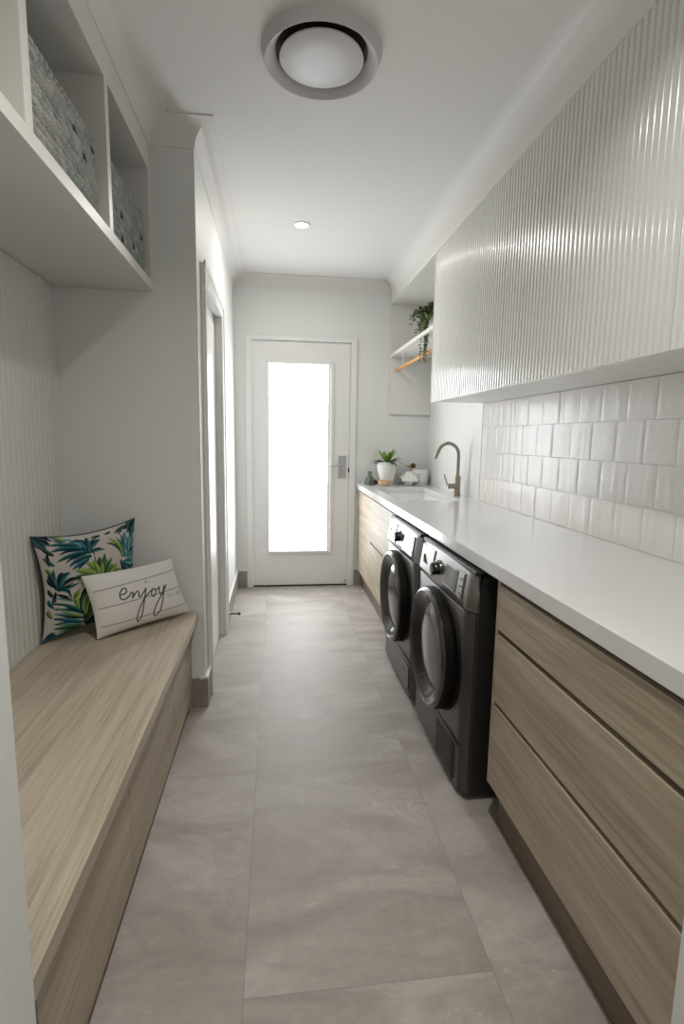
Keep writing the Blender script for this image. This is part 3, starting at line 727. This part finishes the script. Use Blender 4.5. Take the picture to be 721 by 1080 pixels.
# leaflets of the print: (x0,y0, cx,cy, x1,y1, width, colour)
LV = [
 (370,270,240,285,165,345,24,TEAL),(335,262,225,232,135,288,26,TEAL),(300,236,215,222,120,250,20,TEAL),(360,300,280,310,235,368,24,TEAL),
 (350,275,385,215,430,196,26,TEAL),(352,285,400,258,455,262,14,TEAL),(350,262,345,215,350,180,30,TEAL),(330,255,300,215,285,190,24,BLUE),(310,245,270,200,230,195,18,AQUA),
 (345,320,290,345,250,385,20,BLUE),(230,200,190,205,150,190,22,AQUA),(215,205,190,190,170,185,16,LIME),
 (385,290,365,265,350,200,8,NAVY),(405,400,385,330,380,270,7,NAVY),
 (560,300,570,225,465,188,22,LIME),(575,300,585,240,520,180,14,TEAL),(470,225,520,225,560,290,12,TEAL),
 (600,310,560,240,580,170,18,AQUA),(610,300,610,230,640,150,20,AQUA),(625,290,640,235,690,170,24,AQUA),(620,270,660,250,700,240,20,TEAL),(600,305,650,285,700,290,22,AQUA),
 (560,335,620,335,690,320,22,AQUA),(555,340,610,355,670,385,18,TEAL),(550,350,580,380,620,410,16,BLUE),(545,320,555,370,575,415,12,NAVY),(560,300,600,300,640,300,12,AQUA),(640,350,670,350,695,370,16,NAVY),
 (590,260,580,200,560,170,14,BLUE),(650,200,640,160,650,130,18,TEAL),(600,210,590,180,600,150,14,AQUA),
 (430,410,440,340,445,285,26,GRN),(420,405,400,350,410,305,18,DG),(440,410,460,350,490,308,20,GRN),(455,415,500,360,520,345,22,LIME),(460,425,520,375,550,375,20,LIME),
 (420,410,380,350,330,340,30,LIME),(400,415,340,380,265,388,30,LIME),(390,420,330,400,250,430,20,GRN),(400,430,330,420,270,450,18,LIME),(430,420,470,400,530,410,20,GRN),
 (410,420,400,370,370,320,22,LIME),(425,420,420,370,430,330,16,LIME),(480,415,540,395,570,400,12,DG),
 (165,500,140,440,150,385,24,TEAL),(180,490,190,420,240,398,30,TEAL),(185,495,240,420,325,430,16,DG),(165,490,130,450,115,400,18,NAVY),(175,505,230,490,300,450,16,TEAL),
 (175,510,240,480,250,560,14,TEAL),(160,520,150,560,145,600,16,NAVY),(170,530,210,545,260,560,14,DG),
 (330,640,260,590,175,580,22,TEAL),(330,660,250,640,170,610,16,AQUA),(330,668,250,655,160,650,14,DG),(325,700,240,675,155,672,22,BLUE),(320,660,260,640,200,625,12,LIME),
 (335,740,250,715,160,745,24,GRN),(330,760,260,750,190,790,16,GRN),(325,720,260,700,190,710,12,AQUA),
 (330,690,340,620,400,560,18,DG),(335,700,360,640,430,590,20,GRN),(340,715,380,670,450,640,22,DG),(330,640,330,560,370,480,18,LIME),(345,650,350,580,400,500,18,GRN),
 (360,660,380,590,430,530,14,LIME),(290,600,260,540,300,480,20,LIME),(310,620,290,560,340,500,20,GRN),(300,560,310,500,370,460,14,DG),(345,720,400,700,460,690,24,DG),(350,740,400,720,460,720,22,GRN),
 (330,700,325,650,300,590,7,NAVY),(255,560,280,540,300,500,10,LIME),(380,700,420,640,450,560,16,GRN),(390,720,440,680,480,600,18,DG),
 (140,815,170,790,200,800,34,BLUE),(190,805,230,780,270,785,16,AQUA),(270,780,300,765,340,765,16,GRN),(340,765,380,750,420,745,16,TEAL),
 (60,205,80,240,95,270,40,NAVY),(75,205,110,225,140,240,30,NAVY),(60,215,100,250,125,280,18,TEAL),(90,200,130,205,160,215,16,NAVY),
 (690,95,640,105,590,140,36,DG),(690,100,660,140,650,180,20,TEAL),(690,105,685,150,680,190,18,DG),(640,110,620,140,610,170,14,TEAL),(600,120,560,135,520,165,16,DG),(590,130,560,150,545,175,12,TEAL),
 (500,150,480,160,460,165,12,NAVY),(430,170,400,175,370,185,14,DG),(320,200,290,208,260,205,12,NAVY),(410,180,400,185,385,200,12,TEAL),
 (120,300,110,330,125,380,14,NAVY),(560,500,600,560,660,520,26,TEAL),(500,560,560,600,640,620,26,GRN),(540,640,600,600,660,590,22,BLUE),(460,520,500,560,520,640,24,TEAL),(640,430,660,480,690,520,20,AQUA),
]
LV2 = []
for (x0, y0, cx, cy_, x1, y1, w_, c_) in LV:
    if w_ >= 14:
        nx, ny = y1-y0, x0-x1; l_ = math.hypot(nx, ny); ox, oy = nx/l_*w_*.95, ny/l_*w_*.95
        LV2.append((x0+ox*.2, y0+oy*.2, cx+ox*.8, cy_+oy*.8, x1*.8+x0*.2+ox, y1*.8+y0*.2+oy, w_*.6, c_*.45+DG*.4 if c_[1] > .12 else NAVY))
for k_ in range(7): LV2.append((150, 300+k_*62, 120, 290+k_*60, 88+k_*7, 262+k_*62, 20, [DG, TEAL, LIME*.6, NAVY][k_ % 4])); LV2.append((150+k_*4, 560+k_*30, 200, 545+k_*32, 300, 575+k_*28, 12, [AQUA, DG, GRN][k_ % 3]))
LV = LV2 + LV
def leaf_image(U, V):
    S = 633.0; img = np.empty(U.shape+(3,)); base = lin(194, 187, 182)
    img[:] = base
    XX, YY = U, V*.98
    for (x0, y0, cx, cy_, x1, y1, w_, c_) in LV:
        P3 = [np.array(inv_quad(LQ, *p_)) for p_ in ((x0, y0), (cx, cy_), (x1, y1))]
        best = np.full(U.shape, 9.); side = np.zeros(U.shape); K = 18
        for i in range(K+1):
            t_ = i/K; p_ = P3[0]*(1-t_)**2+2*P3[1]*t_*(1-t_)+P3[2]*t_**2
            tg = 2*(1-t_)*(P3[1]-P3[0])+2*t_*(P3[2]-P3[1]); tg = tg/(np.linalg.norm(tg)+1e-9)
            wd = w_*1.2/S*.5*(math.sin(PI*min(1, t_*.86+.14))**.8+.06)
            dx, dy = XX-p_[0], YY-p_[1]*.98; d_ = np.sqrt(dx*dx+dy*dy)/wd
            m_ = d_ < best; best = np.where(m_, d_, best); side = np.where(m_, (dx*tg[1]-dy*tg[0])/wd, side)
        a = np.clip((1.08-best)/.16, 0, 1)[..., None]
        dk = np.clip((side+.0)/.5, 0, 1)[..., None]; lt = np.clip((-side-.1)/.6, 0, 1)[..., None]
        cc = c_*(1-.62*dk) + (np.array([.30, .42, .36])-c_)*lt*.28
        img = img*(1-a)+cc*a
    e = np.minimum(np.minimum(U, 1-U), np.minimum(V, 1-V)); k = np.clip((.012-e)/.008, 0, 1)[..., None]
    return img*(1-k)+lin(20, 44, 52)*k
cushion('leaf_print_cushion', 'square cushion printed with teal and lime palm leaves, in the corner of the bench',
        (-.900, 2.022, .905), (-.608, 2.345, .925), (-.600, 2.340, .488), (-.898, 2.052, .479), .10, 230, 230, leaf_image, 'leaf_print', .13,
        lambda U, V: .0035*np.sin(7*U+3*V)*np.sin(5*V+1))
EQ = [(30, 165), (575, 65), (655, 350), (125, 530)]
STR = [
 [(212,270),(232,268),(248,256),(250,242),(240,232),(226,240),(214,262),(214,284),(226,298),(246,292),(266,274)],
 [(266,274),(278,256),(286,262),(280,288),(292,270),(308,250),(318,256),(316,276),(324,280),(338,264)],
 [(338,264),(352,244),(358,234),(350,290),(342,345),(336,395),(324,424),(313,412),(316,370),(334,315),(362,272),(384,250)],
 [(384,250),(398,238),(405,232),(394,248),(392,268),(402,277),(414,264),(418,244),(408,232),(418,240),(434,232)],
 [(434,232),(442,222),(440,248),(448,262),(462,248),(476,212),(466,262),(452,315),(440,360),(420,388),(407,378),(413,335),(436,290),(468,245),(492,210)],
 [(360,196),(363,199)]]
STRIPES = [((75,257),(575,122)),((105,355),(605,210)),((130,460),(635,300))]
SMALL = [ # two short words of small faint capitals
 [(488,262),(500,258)],[(494,260),(496,278)],[(503,257),(505,275)],[(513,254),(515,272)],[(504,266),(514,263)],[(521,252),(523,270)],[(540,250),(531,253),(533,260),(541,262),(541,268),(532,271)],
 [(556,240),(558,260)],[(556,240),(566,239),(568,246),(558,250),(569,252),(569,258),(558,260)],[(574,258),(578,236),(586,254)],[(575,250),(584,248)],[(586,234),(592,243),(598,231)],[(592,243),(593,252)]]
def enjoy_image(U, V):
    img = np.empty(U.shape+(3,)); img[:] = lin(224, 221, 217)
    A = 1.0; Hh = .62
    XX, YY = U, V*Hh
    def stroke(pts, wd, colr, alpha, spline=True):
        nonlocal img
        Q = [np.array(inv_quad(EQ, *p_)) for p_ in pts]
        if spline and len(Q) > 2:
            R = []; E = [Q[0]]+Q+[Q[-1]]
            for i in range(len(Q)-1):
                for k in range(5):
                    t_ = k/5; a, b_, c_, d_ = E[i], E[i+1], E[i+2], E[i+3]
                    R.append(.5*((2*b_)+(-a+c_)*t_+(2*a-5*b_+4*c_-d_)*t_**2+(-a+3*b_-3*c_+d_)*t_**3))
            R.append(Q[-1]); Q = R
        best = np.full(U.shape, 9.)
        for a, b_ in zip(Q[:-1], Q[1:]):
            ax, ay, bx_, by = a[0], a[1]*Hh, b_[0], b_[1]*Hh
            vx_, vy_ = bx_-ax, by-ay; L2 = vx_*vx_+vy_*vy_+1e-12
            t_ = np.clip(((XX-ax)*vx_+(YY-ay)*vy_)/L2, 0, 1)
            best = np.minimum(best, np.hypot(XX-ax-t_*vx_, YY-ay-t_*vy_))
        al = (np.clip((wd-best)/.0028+.5, 0, 1)*alpha)[..., None]
        img = img*(1-al)+colr*al
    for a, b_ in STRIPES: stroke([a, b_], .0052, lin(118, 114, 110), .75, False)
    for s_ in STR: stroke(s_, .0068, lin(82, 78, 76), 1)
    for s_ in SMALL: stroke(s_, .0028, lin(110, 106, 102), .55, False)
    return img
cushion('enjoy_cushion', 'white lumbar cushion with grey stripes and the script word enjoy, leaning on the leaf cushion',
        (-.752, 2.092, .733), (-.463, 2.368, .737), (-.390, 2.368, .488), (-.701, 2.083, .479), .09, 340, 200, enjoy_image, 'script_print', .06,
        lambda U, V: .002*np.sin(11*U+4*V)*np.sin(6*V))

# ------------------------------------------------------------------ things on the counter, far end
def leaf(b, base, d, length, width, droop, mi=0, n=8, curl=.25):
    d = Vector(d).normalized(); p = Vector(base); side = d.cross(Vector((0, 0, 1)))
    side = side.normalized() if side.length > 1e-3 else Vector((1, 0, 0)); vs_, fs = [], []; cur = d.copy()
    for i in range(n+1):
        t = i/n; wd = width*(math.sin(PI*min(1, .12+.88*t))**.7 if t < 1 else 0)*.5 + .0004
        nrm_ = side.cross(cur).normalized()
        vs_ += [p - side*wd + nrm_*wd*curl, p, p + side*wd + nrm_*wd*curl]
        p = p + cur*length/n; cur = (cur + Vector((0, 0, -droop/n))).normalized()
    for i in range(n):
        for k in range(2): fs.append((i*3+k, i*3+k+1, i*3+k+4, i*3+k+3))
    b.add(vs_, fs, mi)
cxp, cyp = .915, 4.315
t = thing('potted_bromeliad', (cxp, cyp, .895), 'white ceramic pot holding a dark and bright green leafy plant on the counter', 'potted plant')
b = B(); prof = [(0, 0), (.050, 0), (.054, .004), (.064, .06), (.078, .13), (.083, .165), (.080, .185), (.074, .193), (.070, .190), (.072, .175), (.05, .168)]
b.lathe(prof, (cxp, cyp, .895), 'Z', 40); b.build('pot', CERAM, t, smooth=True)
b = B(); b.lathe([(0, .172), (.073, .168)], (cxp, cyp, .895), 'Z', 24); b.build('soil', SOIL, t)
b = B(); rn = random.Random(5)
for i in range(16):
    a = i*2.399+.3; el = rn.uniform(.15, .7); leaf(b, (cxp+.02*math.cos(a), cyp+.02*math.sin(a), 1.065), (math.cos(a), math.sin(a)*.8, el+.5), rn.uniform(.11, .15), .026, rn.uniform(1.3, 2.0))
b.build('outer_leaves', LEAFD, t, smooth=True)
b = B()
for i in range(11):
    a = i*2.399; leaf(b, (cxp+.01*math.cos(a), cyp+.01*math.sin(a), 1.07), (math.cos(a)*.55, math.sin(a)*.55, 1.0), rn.uniform(.11, .155), .028, .35)
b.build('centre_leaves', LEAFG, t, smooth=True)

t = thing('glass_bottle', (.777, 4.335, .895), 'small squat grey-green glass bottle at the left end of the counter', 'bottle')
b = B(); b.lathe([(0, 0), (.042, 0), (.046, .006), (.043, .035), (.030, .062), (.018, .074), (.016, .082), (.017, .108), (.019, .112), (.013, .112), (.012, .085)], (.777, 4.335, .895), 'Z', 10); b.build('vessel', GLASSG, t)
b = B(); b.lathe([(0, 0), (.018, .004), (.024, .016), (.024, .028), (.016, .040), (.004, .044), (0, .044)], (.826, 4.345, .895), 'Z', 14)
tag(b.build('seed_pod', CONEM, smooth=True), 'small dark brown round seed pod between the glass bottle and the wooden bowl', 'seed pod')
t = thing('wooden_bowl', (.876, 4.195, .895), 'small tan wooden bowl with two upturned pointed ends, before the white pot', 'bowl')
b = B(); b.lathe([(0, 0), (.030, 0), (.040, .008), (.050, .030), (.052, .048), (.048, .048), (.044, .030), (.03, .012), (0, .010)], (.876, 4.195, .895), 'Z', 28, sx=1.0, sy=.8); b.build('bowl_body', BOWLM, t, smooth=True)
for s_ in (-1, 1):
    b = B(); b.tube([(.876+s_*.040, 4.195, .930), (.876+s_*.056, 4.195, .944), (.876+s_*.070, 4.195, .962)], [.012, .008, .003], 10); b.build('pointed_end', BOWLM, t, smooth=True)

t = thing('white_canister', (1.20, 4.33, .895), 'white oval canister with small black lettering beside the draped cloth', 'canister')
b = B(); cpts = [(0, 0), (.064, 0), (.068, .004), (.070, .060), (.072, .124), (.070, .130), (.066, .130), (.064, .120), (.06, .02), (0, .02)]
b.lathe(cpts, (1.205, 4.335, .895), 'Z', 40, sx=1.02, sy=.85); b.build('canister_body', CERAM, t, smooth=True)
b = B()
def oncan(ang, z): r = .0716; return (1.205+r*1.02*math.sin(ang), 4.335-r*.85*math.cos(ang)-.0005, z)
for k, (z_, pat) in enumerate(((.990, 0), (.972, 1), (.956, 0), (.938, 1), (.922, 0))):
    for (a0, a1, h0) in (((-.62, -.38, .008), (-.30, -.16, .008)) if pat == 0 else ((-.58, -.44, .008), (-.36, -.20, .008))):
        v_ = [oncan(a0, z_), oncan(a1, z_+.001), oncan(a1, z_-h0*.6), oncan(a0, z_-h0*.6-.001)]
        b.add(v_ + [(x_, y_+.002, z2) for x_, y_, z2 in v_], [(0, 1, 2, 3), (7, 6, 5, 4), (0, 4, 5, 1), (1, 5, 6, 2), (2, 6, 7, 3), (3, 7, 4, 0)])
b.build('lettering', INK, t)
b = B(); b.box(1.066, 1.130, 4.27, 4.37, .895, .985, .008)
t = thing('white_box', (1.10, 4.32, .895), 'white box beneath the draped cloth at the left of the canister', 'box')
b.build('box_body', CERAM, t)
b = B(); nu_, nv_ = 18, 16; vs_, fs = [], []
for j in range(nv_+1):
    for i in range(nu_+1):
        u, v = i/nu_*2-1, j/nv_*2-1; x = 1.102+u*.056; y = 4.315+v*.062
        r_ = max(abs(u)*1.0, abs(v)); drop = max(0, r_-.55)*.10+max(0, -v-.5)*.05
        z = .992 - drop + .004*math.sin(9*u+3*v)+.003*math.sin(7*v-4*u)+(.012 if r_ < .5 else .004)
        if r_ > .8: x += u*.012; y += v*.010
        vs_.append((x, y, z))
for j in range(nv_):
    for i in range(nu_): fs.append((j*(nu_+1)+i, j*(nu_+1)+i+1, (j+1)*(nu_+1)+i+1, (j+1)*(nu_+1)+i))
b.add(vs_, fs); o = b.build('folded_cloth', CLOTH, smooth=True); md = o.modifiers.new('thick', 'SOLIDIFY'); md.thickness = .004; md.offset = 1
tag(o, 'white cloth draped over the small white box beside the canister', 'cloth')
t = thing('dried_flower', (1.12, 4.33, 1.01), 'yellow-green flower with a brown centre above the white cloth and box', 'flower')
b = B(); b.tube([(1.12, 4.33, 1.012), (1.122, 4.33, 1.04)], .003, 8); b.build('stem', LEAFT, t)
b = B()
for i in range(16):
    a = i*2.399; leaf(b, (1.108, 4.33, 1.040), (math.cos(a), math.sin(a), .9), .042, .022, .6, n=5)
b.build('petals', YEL, t, smooth=True)
b = B(); b.lathe([(0, -.024), (.016, -.018), (.024, -.004), (.020, .012), (.010, .020), (0, .022)], (1.142, 4.32, 1.058), 'Z', 20); b.build('brown_head', BRN, t, smooth=True)

# ------------------------------------------------------------------ trailing plant on the shelf
px_, py_ = 1.07, 3.56
t = thing('trailing_plant', (px_, py_, 1.973), 'trailing green plant in a white pot on the open shelf, hanging past the rail', 'potted plant')
b = B(); b.lathe([(0, 0), (.045, 0), (.050, .005), (.062, .11), (.062, .12), (.057, .12), (.055, .105), (0, .10)], (px_, py_, 1.973), 'Z', 32); b.build('pot', CERAM, t, smooth=True)
b = B(); lf = B(); rn = random.Random(11)
def sprig(p, dirv, L, nleaf):
    pts = [Vector(p)]; d = Vector(dirv)
    n = 10
    for i in range(n): pts.append(pts[-1]+d*L/n); d = (d+Vector((rn.uniform(-.1, .1), rn.uniform(-.1, .1), -.32))).normalized()
    b.tube(pts, .0014, 5)
    for k in range(nleaf):
        q = pts[1+k % n]+Vector((rn.uniform(-.006, .006), rn.uniform(-.006, .006), rn.uniform(-.006, .006)))
        leaf(lf, q, (rn.uniform(-1, 1), rn.uniform(-1, 1), rn.uniform(-.3, .7)), rn.uniform(.024, .036), rn.uniform(.018, .025), .5, mi=rn.choice([0, 0, 1]), n=3)
for i in range(34):
    a = rn.uniform(0, 2*PI); sprig((px_+.03*math.cos(a), py_+.03*math.sin(a), 2.08), (math.cos(a)*.7, math.sin(a)*.8, rn.uniform(.5, 1.7)), rn.uniform(.10, .19), 24)
for i in range(12):
    y_ = py_+rn.uniform(-.16, .07); pts = [(px_-.03, y_, 2.08), (px_-.07, y_, 2.10), (px_-.098, y_, 2.05)]; z_ = 2.05; end = rn.choice([1.80, 1.84, 1.90, 1.95])
    while z_ > end: z_ -= .02; pts.append((px_-.105+rn.uniform(-.004, .004), y_+rn.uniform(-.004, .004), z_))
    b.tube(pts, .0013, 5)
    for q in pts[2:]:
        for s_ in (-1, 1): leaf(lf, q, (s_*.5+rn.uniform(-.3, .3), s_*.8, rn.uniform(-.4, .2)), .023, .016, .4, mi=rn.choice([0, 1]), n=3)
b.build('stems', LEAFT, t); lf.build('foliage', [LEAFT, LEAFT2], t, smooth=True)

for o in bpy.data.objects:
    if '_w' in o: del o['_w']
